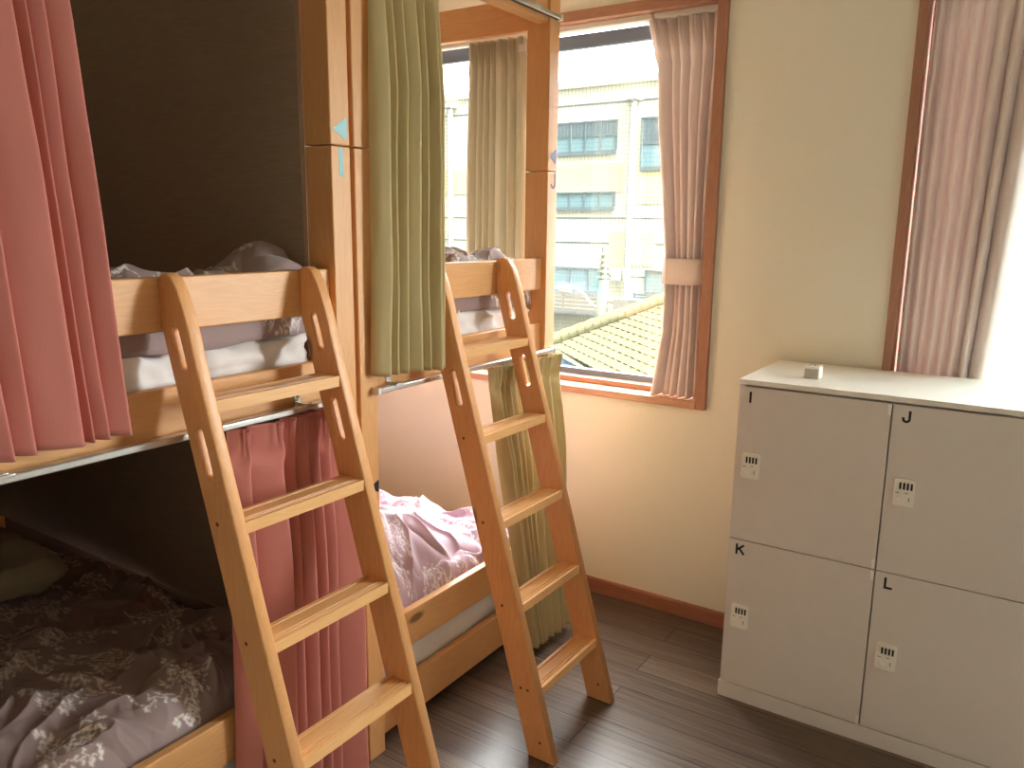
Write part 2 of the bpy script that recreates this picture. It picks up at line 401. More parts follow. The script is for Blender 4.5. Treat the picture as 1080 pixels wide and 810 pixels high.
# ------------------------------------------------------------------ bunk beds
FX = -1.432; DEP = 2.04; WID = .976; PT = .063; PD = .09
GX = FX-.018                     # recessed boards
SEAM = 1.686
def make_bed(y0, ext):
    root = thing('bunk_bed', (FX, y0, 0), 'x', 'bunk bed', 'timber bunk beds')
    y1 = y0+WID
    for (a, b) in ((FX-PD, FX), (FX-DEP, FX-DEP+PD)):
        for (c, d) in ((y0, y0+PT), (y1-PT, y1)):
            o = obj('post', B((a, b, c, d, 0, SEAM-.0012)), M['pine_z'], root, bevel=.003)
            obj('post_extension', B((a, b, c, d, SEAM+.0012, 2.34)), M['pine_z'], root, bevel=.003)
    i0, i1 = y0+PT, y1-PT
    T = .026
    def board(name, z0, z1, x=GX, t=T, **k):
        return obj(name, B((x-t, x, i0+.0005, i1-.0005, z0, z1)), M['pine_y'], root, bevel=.003)
    board('guard_rail', 1.287, 1.395); board('deck_rail', 1.069, 1.172)
    board('lower_guard_rail', .262, .377); board('lower_deck_rail', .036, .162)
    board('top_beam', 2.155, 2.29, x=FX-.008, t=.04)
    bx = FX-DEP+.03
    for z0, z1, nm in ((1.083, 1.172, 'head_board'), (1.287, 1.5, 'head_board'), (.036, .162, 'head_board'), (.26, .5, 'head_board')):
        board(nm, z0, z1, x=bx+T)
    # long side boards
    xa, xb = FX-DEP+PD, FX-PD
    for (a, b) in ((i0-.045, i0-.02), (i1+.02, i1+.045)):
        obj('side_rail', B((xa, xb, a, b, 1.083, 1.172)), M['pine_x'], root, bevel=.003)
        obj('side_rail', B((xa, xb, a, b, .036, .162)), M['pine_x'], root, bevel=.003)
        obj('side_rail', B((xa, xb, a, b, .262, .35)), M['pine_x'], root, bevel=.003)
        obj('header', B((xa, xb, a, b, 2.146, 2.254)), M['pine_x'], root, bevel=.003)
    obj('roof_board', B((FX-.275, FX-.05, i0, i1, 2.256, 2.275)), M['pine_y'], root, bevel=.002)
    for z in (1.105, .10):
        obj('slat_base', B(*[(xa+.02+k*.13, xa+.02+k*.13+.085, i0-.018, i1+.018, z, z+.018) for k in range(14)]), M['pine_y'], root, bevel=.002)
    # curtain rails hung on the front boards
    for z, zz, nm in ((1.066, 1.088, 'lower'), (2.168, 2.190, 'upper')):
        bm = bmesh.new()
        yy0, yy1 = (i0-.01, i1+ext)
        x = FX+.012
        prism(bm, [(x-.011, z), (x+.011, z), (x+.011, z+.015), (x-.011, z+.015)], 'y', yy0, yy1)
        rl = obj('curtain_rail', bm, M['alu'], root, bevel=.003)
        bm = bmesh.new(); prism(bm, [(x-.0045, z-.0006), (x+.0045, z-.0006), (x+.0045, z+.0004), (x-.0045, z+.0004)], 'y', yy0+.004, yy1-.004)
        obj('rail_slot', bm, M['gap'], rl)
        for e, s in ((yy0, -1), (yy1, 1)):
            obj('end_cap', B((x-.013, x+.013, min(e, e+s*.012), max(e, e+s*.012), z-.002, z+.017)), M['alu_paint'], rl, bevel=.002)
        for fy in (.07, .79):
            yb = y0+.05+fy*.93
            bm = bmesh.new()
            box(bm, GX-.0005, x+.012, yb, yb+.018, z+.0165, z+.0195)
            box(bm, GX-.0004, GX+.0025, yb, yb+.018, z+.0165, z+.044)
            cyl(bm, (GX+.002, yb+.009, z+.035), (GX+.006, yb+.009, z+.035), .005)
            box(bm, x-.013, x+.014, yb-.008, yb+.028, z+.011, z+.0166)
            obj('rail_bracket', bm, M['alu'], rl, bevel=.0008)
    return root
bedA = make_bed(.463, -.01)
bedA['label'] = 'pine bunk bed with pink curtains and ladder, dark side panel inside'
bedB = make_bed(1.452, .03)
bedB['label'] = 'pine bunk bed beside the window, with olive-yellow curtains'
for (c, d) in ((1.364, 1.378), (.505, .519)):  # second panel, on the near side, is unseen and added to keep the bunk dark
    obj('partition_panel', B((FX-DEP+PD+.001, FX-PD-.001, c, d, .355, 1.08), (FX-DEP+PD+.001, FX-PD-.001, c, d, 1.175, 2.143)), M['panel'], bedA)
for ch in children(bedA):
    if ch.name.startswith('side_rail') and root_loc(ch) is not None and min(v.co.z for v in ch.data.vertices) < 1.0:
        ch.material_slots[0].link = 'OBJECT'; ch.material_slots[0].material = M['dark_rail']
def tri(bm, pts, x0, x1): prism(bm, pts, 'x', x0, x1)
def sticker(name, pts, mat, bed):
    bm = bmesh.new(); tri(bm, pts, FX+.0001, FX+.0008); return obj(name, bm, mat, bed)
sticker('arrow_mark', [(1.384, 1.724), (1.430, 1.753), (1.428, 1.698)], M['blue_mark'], bedA)
sticker('letter_mark', [(1.401, 1.682), (1.414, 1.682), (1.414, 1.615), (1.401, 1.615)], M['blue_mark'], bedA)
sticker('arrow_mark', [(2.376, 1.736), (2.419, 1.763), (2.418, 1.711)], M['slate_mark'], bedB)
def bed_j():
    bm = bmesh.new(); w, r, z0, z1, cy = .008, .0125, 1.629, 1.690, 2.4015; out, inn = [], []
    for k in range(13):
        a = -PI*k/12
        out.append((cy+(r+w/2)*math.cos(a), z0+r+w/2+(r+w/2)*math.sin(a))); inn.append((cy+(r-w/2)*math.cos(a), z0+r+w/2+(r-w/2)*math.sin(a)))
    prism(bm, [(cy+r+w/2, z1)]+out+inn[::-1]+[(cy+r-w/2, z1)], 'x', FX+.0001, FX+.0008)
    return bm
obj('letter_mark', bed_j(), plain('grey_print', srgb(96, 92, 104), .5), bedB)
sticker('arrow_mark', [(1.470, .808), (1.512, .826), (1.512, .790)], M['black'], bedB)

# ------------------------------------------------------------------ ladders
LY0 = (.920, 1.732); RT = .028; GAPY = .358
def lx(z, f):      # back (f=0) .. front (f=1) edge of a ladder upright at height z
    return (-1.078-.2873*z)*(1-f)+(-.990-.2897*z)*f
def ladder(y0):
    root = thing('bunk_ladder', (-1.2, y0, 0), 'x', 'ladder', 'bunk bed ladders')
    fr = [(lx(0, 1), 0), (lx(1.235, 1), 1.235)]
    tx = lx(1.235, 1)
    outline = [(lx(0, 0), 0)]+fr+[(tx-.012, 1.285), (tx-.028, 1.335), (tx-.043, 1.372), (tx-.060, 1.396), (tx-.076, 1.404), (-1.436, 1.404), (-1.4485, 1.396), (-1.4485, 1.295)]
    holes = []
    for z1, z0 in ((1.300, 1.213), (1.103, 1.003)):
        d = Vector((lx(z1, .5)-lx(z0, .5), z1-z0)); L = d.length; d.normalize(); n = Vector((d.y, -d.x))
        c0, c1 = Vector((lx(z0, .5), z0))+d*.011, Vector((lx(z1, .5), z1))-d*.011
        h = []
        for k in range(9):
            a = PI*k/8; h.append(c1+(n*math.cos(a)+d*math.sin(a))*.0115)
        for k in range(9):
            a = PI+PI*k/8; h.append(c0+(n*math.cos(a)+d*math.sin(a))*.0115)
        holes.append([tuple(p) for p in h])
    for yy in (y0, y0+GAPY):
        F = Matrix(((1, 0, 0, 0), (0, 0, -1, yy+RT/2), (0, 1, 0, 0), (0, 0, 0, 1)))
        me = curve_mesh('upright', [outline]+holes, RT/2-.003, .003, F)
        up = link_mesh('upright', me, M['ladder_z'], root)
        for z in (.055, .205, .44, .675, .912):
            for off in (0, .018):
                if off and z > .3: continue
                bm = bmesh.new(); f = .35 if not off else .62
                if z < .1 and not off: f = .62
                if z < .1 and off: continue
                cyl(bm, (lx(z, f), yy-.0006, z), (lx(z, f), yy+.003, z), .0045, seg=10)
                obj('screw_plug', bm, M['hole'], up)
    for k, zt in enumerate((.210, .446, .682, .920, 1.158)):
        xf, xb = lx(zt-.012, 1)-.004, lx(zt-.012, 0)+.012
        w = xf-xb; t = .025
        pts = [(xb, zt-t), (xf, zt-t), (xf, zt)]
        for g in (.009, .018, w-.016):
            pts += [(xf-g, zt), (xf-g-.0012, zt-.0035), (xf-g-.0042, zt-.0035), (xf-g-.0054, zt)]
        pts += [(xb, zt)]
        bm = bmesh.new(); prism(bm, pts, 'y', y0+RT, y0+GAPY)
        obj('rung', bm, M['ladder_y'], root)
    return root
ladA = ladder(LY0[0]); ladA['label'] = 'pine ladder leaning on the bunk with pink curtains'
ladB = copy_tree(ladA); ladB.location = (-1.2, LY0[1], 0); ladB['label'] = 'pine ladder leaning on the window-side bunk, feet on dark floor'

# ------------------------------------------------------------------ curtains
def curtain(name, mat, along, top, bot, z1, z0, widths, amp, depth0, face, label, cat='curtain', group=None, seed=1, skew=.72,
            heading=.085, edge=None, depth_bot=None, rows=70, hem=0., per=22, thick=.0016, flat=.6, amp_top=None, wander=.004, push=None):
    """along: 'y' (bed fronts, bulging to +x) or 'x' (windows, bulging to -y). top/bot = (start, end) of the cloth at the two heights;
    widths = relative fold widths; edge(v, a0, a1) may replace the straight run between top and bottom"""
    rnd = np.random.default_rng(seed)
    w = np.array(widths, float); w /= w.sum(); cum = np.concatenate([[0], np.cumsum(w)])
    us, ds, ls, ts = [], [], [], []
    wmax = w.max()
    for k in range(len(w)):
        t = np.linspace(0, 1, per, endpoint=(k == len(w)-1))
        q = np.where(t < skew, t/skew, (1-t)/(1-skew))
        fl = flat*min(1.0, w[k]/wmax*1.1); up = fl*q+(1-fl)*(.5-.5*np.cos(PI*q))
        up = np.where(q > .86, up-((q-.86)**2)*1.6, up)
        ts.append(t); us.append(cum[k]+t*w[k]); ds.append(up*(.55+.45*(w[k]/wmax)**.5)*(0.85+.3*rnd.random()))
        ls.append(np.sin(2*PI*t)*w[k]*-.12)
    u = np.concatenate(us); d = np.concatenate(ds); l = np.concatenate(ls); tt = np.concatenate(ts)
    n = len(u)
    H = z1-z0; v = np.concatenate([np.linspace(0, heading*1.6/H, 14, endpoint=False), np.linspace(heading*1.6/H, 1, rows)])
    V, U = np.meshgrid(v, u, indexing='ij')
    a0 = top[0]+(bot[0]-top[0])*V; a1 = top[1]+(bot[1]-top[1])*V
    if edge is not None: a0, a1 = edge(V, a0, a1)
    hz = V*H
    # pinch: folds gathered at the heading line, fanned above it
    g = np.exp(-((hz-heading)/.022)**2)
    topfan = np.clip(1-hz/heading, 0, 1)
    A = (amp if amp_top is None else amp_top+(amp-amp_top)*np.clip((V-.05)/.6, 0, 1))
    grow = .55+.45*np.clip((hz-heading)/.25, 0, 1)
    wob = (vn(U*7+3, V*4.3, seed)-.5)*2*wander+(vn(U*19, V*9, seed+4)-.5)*wander*.6
    D = d[None, :]*A*grow*(1-.62*g)+wob*np.clip(hz/.25, 0, 1)
    fold_c = np.exp(-((np.mod(U*0+tt[None, :], 1)-skew)/.17)**2)
    D = D+topfan*(.010*fold_c*np.cos((tt[None, :]-skew)*40)+.006*fold_c)+g*fold_c*.012
    drift = (vn(np.floor(U*len(w))*.37+1.7, V*2.1, seed+9)-.5)*(1.2/len(w))*.14*np.clip(hz/.3, 0, 1)
    Uu = np.clip(U+l[None, :]*(.4+.6*np.clip(hz/.3, 0, 1))*(1+.0*V)+drift*np.sin(PI*U), -.02, 1.02)
    pin = l[None, :]*g*1.2
    P = a0+(a1-a0)*(Uu+pin)
    db = depth0 if depth_bot is None else depth_bot
    base = depth0+(db-depth0)*V**1.3
    if push is not None: base = base+push(U, z1-V*H)
    Z = z1-V*H+hem*(vn(U*6, 0*U+.5, seed+2)-.5)*V
    Z = Z+.006*d[None, :]*V*-1
    if along == 'y': X, Y = base+face*D, P
    else: X, Y = P, base+face*D
    me = grid_mesh(name, X, Y, Z)
    o = link_mesh(name, me, mat, None, smooth=True)
    so = o.modifiers.new('thickness', 'SOLIDIFY'); so.thickness = thick; so.offset = 0
    tag(o, label, cat, group)
    return o
CX = FX+.006
GRP = 'pinch-pleated curtains'
curtain('bunk_curtain', M['pink'], 'y', (.36, .752), (.42, .812), 2.166, 1.112, [.9, 1.1, .9, 1.0, .8, 1.7, .35, .62, .9], .030, CX+.006, 1,
        'pink curtain gathered at the upper opening of the ladder-side bunk', group=GRP, seed=3, skew=.8, amp_top=.02)
pl = curtain('bunk_curtain', M['pink'], 'y', (1.036, 1.402), (1.010, 1.418), 1.064, .012, [.55, 1.05, .34, .44, .36, .40, .95], .046, CX+.002, 1,
        'pink floor-length curtain at the lower opening behind the ladder', group=GRP, seed=8, skew=.74, heading=.075, depth_bot=CX-.012)
curtain('bunk_curtain', M['green'], 'y', (1.502, 1.700), (1.480, 1.704), 2.166, 1.118, [.9, .5, .6, .8, .38, .55, .45], .044, CX+.006, 1,
        'olive-yellow curtain gathered at the upper opening of the window-side bunk', group=GRP, seed=11, skew=.7, push=lambda U, z: .040*np.clip((U-.35)/.5, 0, 1))
def edge_gl(V, a0, a1):
    return 2.005+(2.20-2.005)*np.clip(V, 0, 1)**1.15+.0*a0, 2.424+.022*V
curtain('bunk_curtain', M['green'], 'y', (2.0, 2.424), (2.2, 2.44), 1.062, .030, [.42, .36, .40, .36, .42, .8, .9, .7, .9], .048, CX+.004, 1,
        'olive-yellow curtain reaching to the floor behind the window-side ladder', group=GRP, seed=14, edge=edge_gl, heading=.07, depth_bot=-1.385)
bc = curtain('bunk_curtain', M['beige'], 'x', (-1.815, -1.568), (-1.83, -1.555), 2.142, 1.22, [.8, .6, .55, .5, 1.0, .75, .9], .026, 2.437, -1,
        'olive curtain coloured backlit beige, hanging between the window-side bunk and the window', group=GRP, seed=21, skew=.6)
bm = bmesh.new(); box(bm, -1.572, -1.545, 2.392, 2.396, 2.085, 2.108)
ct = obj('care_tag', bm, M['sheet'], bc); ct['label'] = 'small white tag'
ks = [0, (2.262-2.08)/1.384, (2.262-1.40)/1.384, (2.262-1.30)/1.384, (2.262-1.13)/1.384, 1]
def edge_w1(V, a0, a1):
    return np.interp(V, ks, [-1.318, -1.268, -1.186, -1.184, -1.186, -1.226]), np.interp(V, ks, [-1.022, -1.022, -1.034, -1.036, -1.032, -1.026])
tcur = curtain('window_curtain', M['taupe'], 'x', (-1.3, -1.03), (-1.22, -1.03), 2.262, .874, [1.25, .7, .75, .9, .75, .7], .066, 2.862, -1,
        'taupe curtain tied back at the edge of the window beside the bunk', group=GRP, seed=31, skew=.5, flat=.1, edge=edge_w1, heading=.14)
def tieband():
    bm = bmesh.new(); n = 48; rings = []
    for k in range(n):
        a = 2*PI*k/n; c, s = math.cos(a), math.sin(a)
        x = -1.108+.082*(abs(c)**.6)*(1 if c > 0 else -1); y = 2.820+.036*(abs(s)**.7)*(1 if s > 0 else -1)
        sag = .006*math.sin(a)
        rings.append((bm.verts.new((x, y, 1.302+sag)), bm.verts.new((x*1.0, y, 1.350+sag)), bm.verts.new((x, y, 1.398+sag))))
    for k in range(n):
        a, b = rings[k], rings[(k+1) % n]
        bm.faces.new((a[0], b[0], b[1], a[1])); bm.faces.new((a[1], b[1], b[2], a[2]))
    return bm
tb = obj('tieback_band', tieband(), M['taupe'], tcur, smooth=True)
so = tb.modifiers.new('thickness', 'SOLIDIFY'); so.thickness = .003
curtain('window_curtain', M['taupe'], 'x', (-.362, -.045), (-.362, -.112), 2.245, .874, [.5, .55, .5, .6, .55, .7, .6, 1.1], .062, 2.848, -1,
        'taupe curtain hanging behind the white lockers beside a sheer curtain', group=GRP, seed=37, skew=.5, flat=.1, heading=.09)
curtain('sheer_curtain', M['sheer'], 'x', (-.20, .46), (-.20, .46), 2.245, .895, [1]*9, .010, 2.862, -1,
        'white sheer curtain glowing in the window above the lockers', group=None, seed=41, skew=.5, thick=.0006)

# ------------------------------------------------------------------ bedding
def twig_map(W_, H_, seed, step=.002, dens=1.0):
    """leafy twig print, drawn in metres on the cloth"""
    rnd = random.Random(seed); nx, ny = int(W_/step), int(H_/step)
    img = np.zeros((nx, ny), np.float32)
    def stamp(cx, cy, ux, uy, la, lb, val=1.0):
        r = max(la, lb)+step*2
        i0, i1 = max(0, int((cx-r)/step)), min(nx, int((cx+r)/step)+1); j0, j1 = max(0, int((cy-r)/step)), min(ny, int((cy+r)/step)+1)
        if i0 >= i1 or j0 >= j1: return
        I, J = np.meshgrid((np.arange(i0, i1)+.5)*step-cx, (np.arange(j0, j1)+.5)*step-cy, indexing='ij')
        a = (I*ux+J*uy)/la; b = (-I*uy+J*ux)/lb
        d = 1-np.sqrt(a*a+b*b)
        img[i0:i1, j0:j1] = np.maximum(img[i0:i1, j0:j1], np.clip(d*min(la, lb)/step*1.0+.2, 0, 1)*val)
    def line(x0, y0, x1, y1, wd):
        L = math.hypot(x1-x0, y1-y0); ux, uy = (x1-x0)/L, (y1-y0)/L
        cx, cy = (x0+x1)/2, (y0+y1)/2; r = L/2+wd
        i0, i1 = max(0, int((cx-r)/step)), min(nx, int((cx+r)/step)+1); j0, j1 = max(0, int((cy-r)/step)), min(ny, int((cy+r)/step)+1)
        if i0 >= i1 or j0 >= j1: return
        I, J = np.meshgrid((np.arange(i0, i1)+.5)*step-cx, (np.arange(j0, j1)+.5)*step-cy, indexing='ij')
        a = np.maximum(np.abs(I*ux+J*uy)-L/2, 0); b = np.abs(-I*uy+J*ux)
        d = wd-np.sqrt(a*a+b*b)
        img[i0:i1, j0:j1] = np.maximum(img[i0:i1, j0:j1], np.clip(d/step+.5, 0, 1))
    n = int(W_*H_/.042*dens); pts = []
    for _ in range(n*12):
        p = (rnd.uniform(0, W_), rnd.uniform(0, H_))
        if all((p[0]-q[0])**2+(p[1]-q[1])**2 > .175**2 for q in pts): pts.append(p)
        if len(pts) >= n: break
    for (cx, cy) in pts:
        th = rnd.uniform(0, 2*PI); s = rnd.uniform(.9, 1.2)
        tx, ty = cx-math.cos(th)*.10*s, cy-math.sin(th)*.10*s
        line(tx, ty, tx+math.cos(th)*.035, ty+math.sin(th)*.035, .0042)
        line(tx, ty, cx+math.cos(th)*.03*s, cy+math.sin(th)*.03*s, .0026)
        for k in range(7):
            f = .25+.13*k; bx, by = tx+(cx-tx)*min(1.25, f), ty+(cy-ty)*min(1.25, f)
            an = th+(1 if k % 2 else -1)*rnd.uniform(.5, .95)*(1.0 if k < 6 else .1)
            L = rnd.uniform(.07, .115)*s; px, py = bx, by
            for q in range(5):
                nx_, ny_ = px+math.cos(an)*L/5, py+math.sin(an)*L/5
                line(px, py, nx_, ny_, .0016); an += rnd.uniform(-.18, .18); px, py = nx_, ny_
                if q == 0: continue
                for _ in range(2):
                    la = an+rnd.choice((-1, 1))*rnd.uniform(.6, 1.3); dd = rnd.uniform(.010, .020)
                    stamp(px+math.cos(la)*dd, py+math.sin(la)*dd, math.cos(la), math.sin(la), rnd.uniform(.0058, .0085), rnd.uniform(.0034, .0046))
            stamp(px+math.cos(an)*.009, py+math.sin(an)*.009, math.cos(an), math.sin(an), .0085, .0055)
    return img, step
def sample(img, step, U, V):
    i = np.clip(U/step-.5, 0, img.shape[0]-1.001); j = np.clip(V/step-.5, 0, img.shape[1]-1.001)
    a = i.astype(int); b = j.astype(int); fa = i-a; fb = j-b
    return (img[a, b]*(1-fa)+img[a+1, b]*fa)*(1-fb)+(img[a, b+1]*(1-fa)+img[a+1, b+1]*fa)*fb
def duvet(name, mat, x0, x1, y0, y1, zb, height, label, seed, crease=.018, fine=.007, res=.0034, group='leaf-patterned duvets', pat=1.0, roll=.08, drop=.012):
    nx, ny = int((x1-x0)/res*1.15), int((y1-y0)/res)
    gx, gy = np.meshgrid(x1-(x1-x0)*np.linspace(1, 0, nx)**1.7, np.linspace(y0, y1, ny), indexing='ij')
    wx = (fbm(gx*2.6, gy*2.6, seed+1)-.5)*.34+(fbm(gx*8, gy*8, seed+11)-.5)*.05
    wy = (fbm(gx*2.6, gy*2.6, seed+2)-.5)*.34+(fbm(gx*8, gy*8, seed+12)-.5)*.05
    hx, hy = gx+wx, gy+wy
    d = np.minimum(np.minimum(gx-x0, x1-gx), np.minimum(gy-y0, y1-gy))
    ed = d+(fbm(gx*5, gy*5, seed+5)-.45)*.05*np.clip(d/.02, 0, 1)
    e = np.clip(ed/roll, 0, 1); e = np.sqrt(np.clip(1-(1-e)**2, 0, 1))
    # soft billows with tight valleys, pulled ridges and small crumples
    billow = np.abs(2*vn(hx*4.6+hy*1.1, hy*4.0-hx*.8, seed+7)-1)**.75
    b2 = np.abs(2*vn(hx*8.5-hy*4.4, hx*3.1+hy*7.5, seed+8)-1)**.8
    mask = np.clip((fbm(gx*3, gy*3, seed+20)-.42)*5, 0, 1)
    k3 = ridge(hx*11+hy*7, hy*7-hx*6, seed+9)**3
    k4 = ridge(hx*26-hy*11, hy*24+hx*9, seed+10)**3
    z = zb+e*(height(gx, gy)+crease*(1.3*billow+.55*b2-.6)+fine*(1.2*k3+.6*k4*mask-.5))
    z = np.maximum(z, zb+.004*e)
    img, st = twig_map((x1-x0)*1.5+.3, y1-y0+.3, seed, dens=pat)
    dx = np.diff(gx, axis=0, prepend=gx[:1]); dz = np.diff(z, axis=0, prepend=z[:1])
    arc = np.cumsum(np.sqrt(dx*dx+np.clip(dz, -.06, .06)**2), axis=0)*.93
    A = sample(img, st, arc+.03+wx*.15, gy-y0+.08+wy*.25)
    sx = (b2-.4)*.012; sy = (billow-.4)*.014
    low = zb-drop*2*fbm(gx*5, gy*5, seed+30)
    me = grid_mesh(name, gx+sx*e, gy+sy*e, z, close_bottom=low, attr=A)
    o = link_mesh(name, me, mat, None, smooth=True)
    return tag(o, label, 'duvet', group)
def soft_box(name, mat, x0, x1, y0, y1, z0, z1, label, cat, group, seed, r=.03, res=.02, wr=.006, pw=6.0):
    """rounded mattress or cushion with a creased cover"""
    c = Vector(((x0+x1)/2, (y0+y1)/2, (z0+z1)/2)); hx, hy, hz = (x1-x0)/2, (y1-y0)/2, (z1-z0)/2
    bm = bmesh.new()
    bmesh.ops.create_cube(bm, size=2)
    n = [max(2, int(2*h/res)) for h in (hx, hy, hz)]
    for ax in range(3):
        es = [e for e in bm.edges if abs(abs((e.verts[0].co-e.verts[1].co)[ax])-2) < 1e-4]
        bmesh.ops.subdivide_edges(bm, edges=es, cuts=min(n[ax], 120), use_grid_fill=True)
    for v in bm.verts:
        p = Vector((v.co.x*hx, v.co.y*hy, v.co.z*hz))
        q = Vector((max(-hx+r, min(hx-r, p.x)), max(-hy+r, min(hy-r, p.y)), max(-hz+r, min(hz-r, p.z))))
        dd = p-q; L = dd.length
        nrm = dd.normalized() if L > 1e-6 else Vector((0, 0, 0))
        if L > 1e-6: p = q+nrm*r
        a, b = p.x*.9+p.z*2.1, p.y*1.1+p.z*.7
        k = float(ridge(np.array(a*7+2.), np.array(b*7.), seed))**3+.5*float(ridge(np.array(b*15+1.), np.array(a*11+p.z*9), seed+2))**3
        k += .9*float(ridge(np.array(a*5+p.z*16+3.), np.array(b*6-p.z*12), seed+5))**5
        v.co = c+p+nrm*(wr*(k-.8))
    o = obj(name, bm, mat, None, smooth=True)
    return tag(o, label, cat, group)
GM = 'white mattresses in the bunks'
MX0 = FX-DEP+.09
soft_box('mattress', M['sheet'], MX0, -1.488, .535, 1.355, 1.125, 1.240, 'white-sheeted mattress on the upper deck of the ladder-side pink bunk', 'mattress', GM, 3, wr=.022, res=.014)
soft_box('mattress', M['sheet'], MX0, -1.488, 1.52, 2.355, 1.125, 1.240, 'white-sheeted mattress on the upper deck by the window', 'mattress', GM, 6, wr=.018, res=.014)
soft_box('mattress', M['sheet'], MX0, -1.488, .535, 1.355, .120, .278, 'mattress in the dark lower bunk with pink curtains', 'mattress', GM, 9)
soft_box('mattress', M['sheet'], MX0, -1.488, 1.52, 2.355, .120, .278, 'mattress showing between the two lower boards of the window-side bunk', 'mattress', GM, 12, wr=.008)
def g2(x, y, cx, cy, sx, sy): return np.exp(-((x-cx)/sx)**2-((y-cy)/sy)**2)
DV0 = -2.95
duvet('duvet', M['duvet'], DV0, -1.483, .54, 1.36, 1.250,
      lambda x, y: .066+.115*g2(x, y, -1.62, 1.30, .17, .14)+.06*g2(x, y, -1.66, .86, .16, .14)+.05*g2(x, y, -1.60, 1.08, .12, .12)+.02*fbm(x*5, y*5, 2),
      'taupe leaf-print duvet bunched up on the upper bunk behind the ladder-side guard rail', 51, crease=.03, fine=.014, roll=.035)
duvet('duvet', M['duvet'], DV0, -1.483, 1.525, 2.352, 1.250,
      lambda x, y: .075+.11*g2(x, y, -1.62, 2.0, .16, .15)+.075*g2(x, y, -1.63, 2.29, .16, .10)+.02*fbm(x*5, y*5, 6),
      'taupe leaf-print duvet heaped on the upper bunk in front of the window', 57, crease=.024, fine=.010, roll=.045)
duvet('duvet', M['duvet'], DV0, -1.485, .54, 1.352, .285,
      lambda x, y: .035+.10*g2(x, y*.9, -1.60, .92, .42, .42)+.09*g2(x, y, -2.3, .75, .55, .34)+.05*fbm(x*3.3, y*3.3, 3),
      'dark taupe leaf-print duvet spread over the shadowed lower bunk', 63, crease=.036, fine=.014, roll=.08)
duvet('duvet', M['duvet_lit'], DV0, -1.476, 1.525, 2.352, .290,
      lambda x, y: .075+.27*g2(x, y, -1.84, 1.66, .24, .36)+.13*g2(x, y, -1.60, 1.60, .13, .17)+.06*g2(x, y, -1.58, 1.88, .10, .12)+.04*fbm(x*5, y*5, 9),
      'leaf-print duvet piled on the lower bunk, window light painted in as pale lilac', 71, crease=.05, fine=.022, roll=.05)
pw = soft_box('pillow', M['pillow'], -2.75, -2.30, .60, 1.10, .43, .55, 'plain olive-grey pillow lying in the dark lower bunk', 'pillow', None, 15, r=.065, wr=.02)

# ------------------------------------------------------------------ lockers
LX0, LYF, LZT, DW = -.727, 2.345, 1.057, .427
def letter(ch, cx, y0, y1, cz, h, w):
    """bold sans capital drawn as strokes in an upright plane"""
    bm = bmesh.new(); z0, z1 = cz-h/2, cz+h/2
    def stroke(p, q):
        d = Vector((q[0]-p[0], q[1]-p[1])).normalized(); n = Vector((-d.y, d.x))*w/2
        prism(bm, [(p[0]+n.x, p[1]+n.y), (q[0]+n.x, q[1]+n.y), (q[0]-n.x, q[1]-n.y), (p[0]-n.x, p[1]-n.y)], 'y', y0, y1)
    if ch == 'I': stroke((cx, z0), (cx, z1))
    elif ch == 'L':
        stroke((cx-.008, z0), (cx-.008, z1)); stroke((cx-.008, z0+w/2), (cx+.011, z0+w/2))
    elif ch == 'K':
        stroke((cx-.010, z0), (cx-.010, z1)); stroke((cx-.008, cz-.002), (cx+.012, z1-.002)); stroke((cx-.003, cz+.004), (cx+.013, z0+.001))
    else:
        r = .0078; out, inn = [], []
        for k in range(13):
            a = -PI*k/12
            out.append((cx+(r+w/2)*math.cos(a), z0+r+w/2+(r+w/2)*math.sin(a))); inn.append((cx+(r-w/2)*math.cos(a), z0+r+w/2+(r-w/2)*math.sin(a)))
        out.append((cx-r-w/2, z0+r+w/2+.004)); inn.append((cx-r+w/2, z0+r+w/2+.004))
        prism(bm, [(cx+r+w/2, z1)]+out+inn[::-1]+[(cx+r-w/2, z1)], 'y', y0, y1)
    return bm
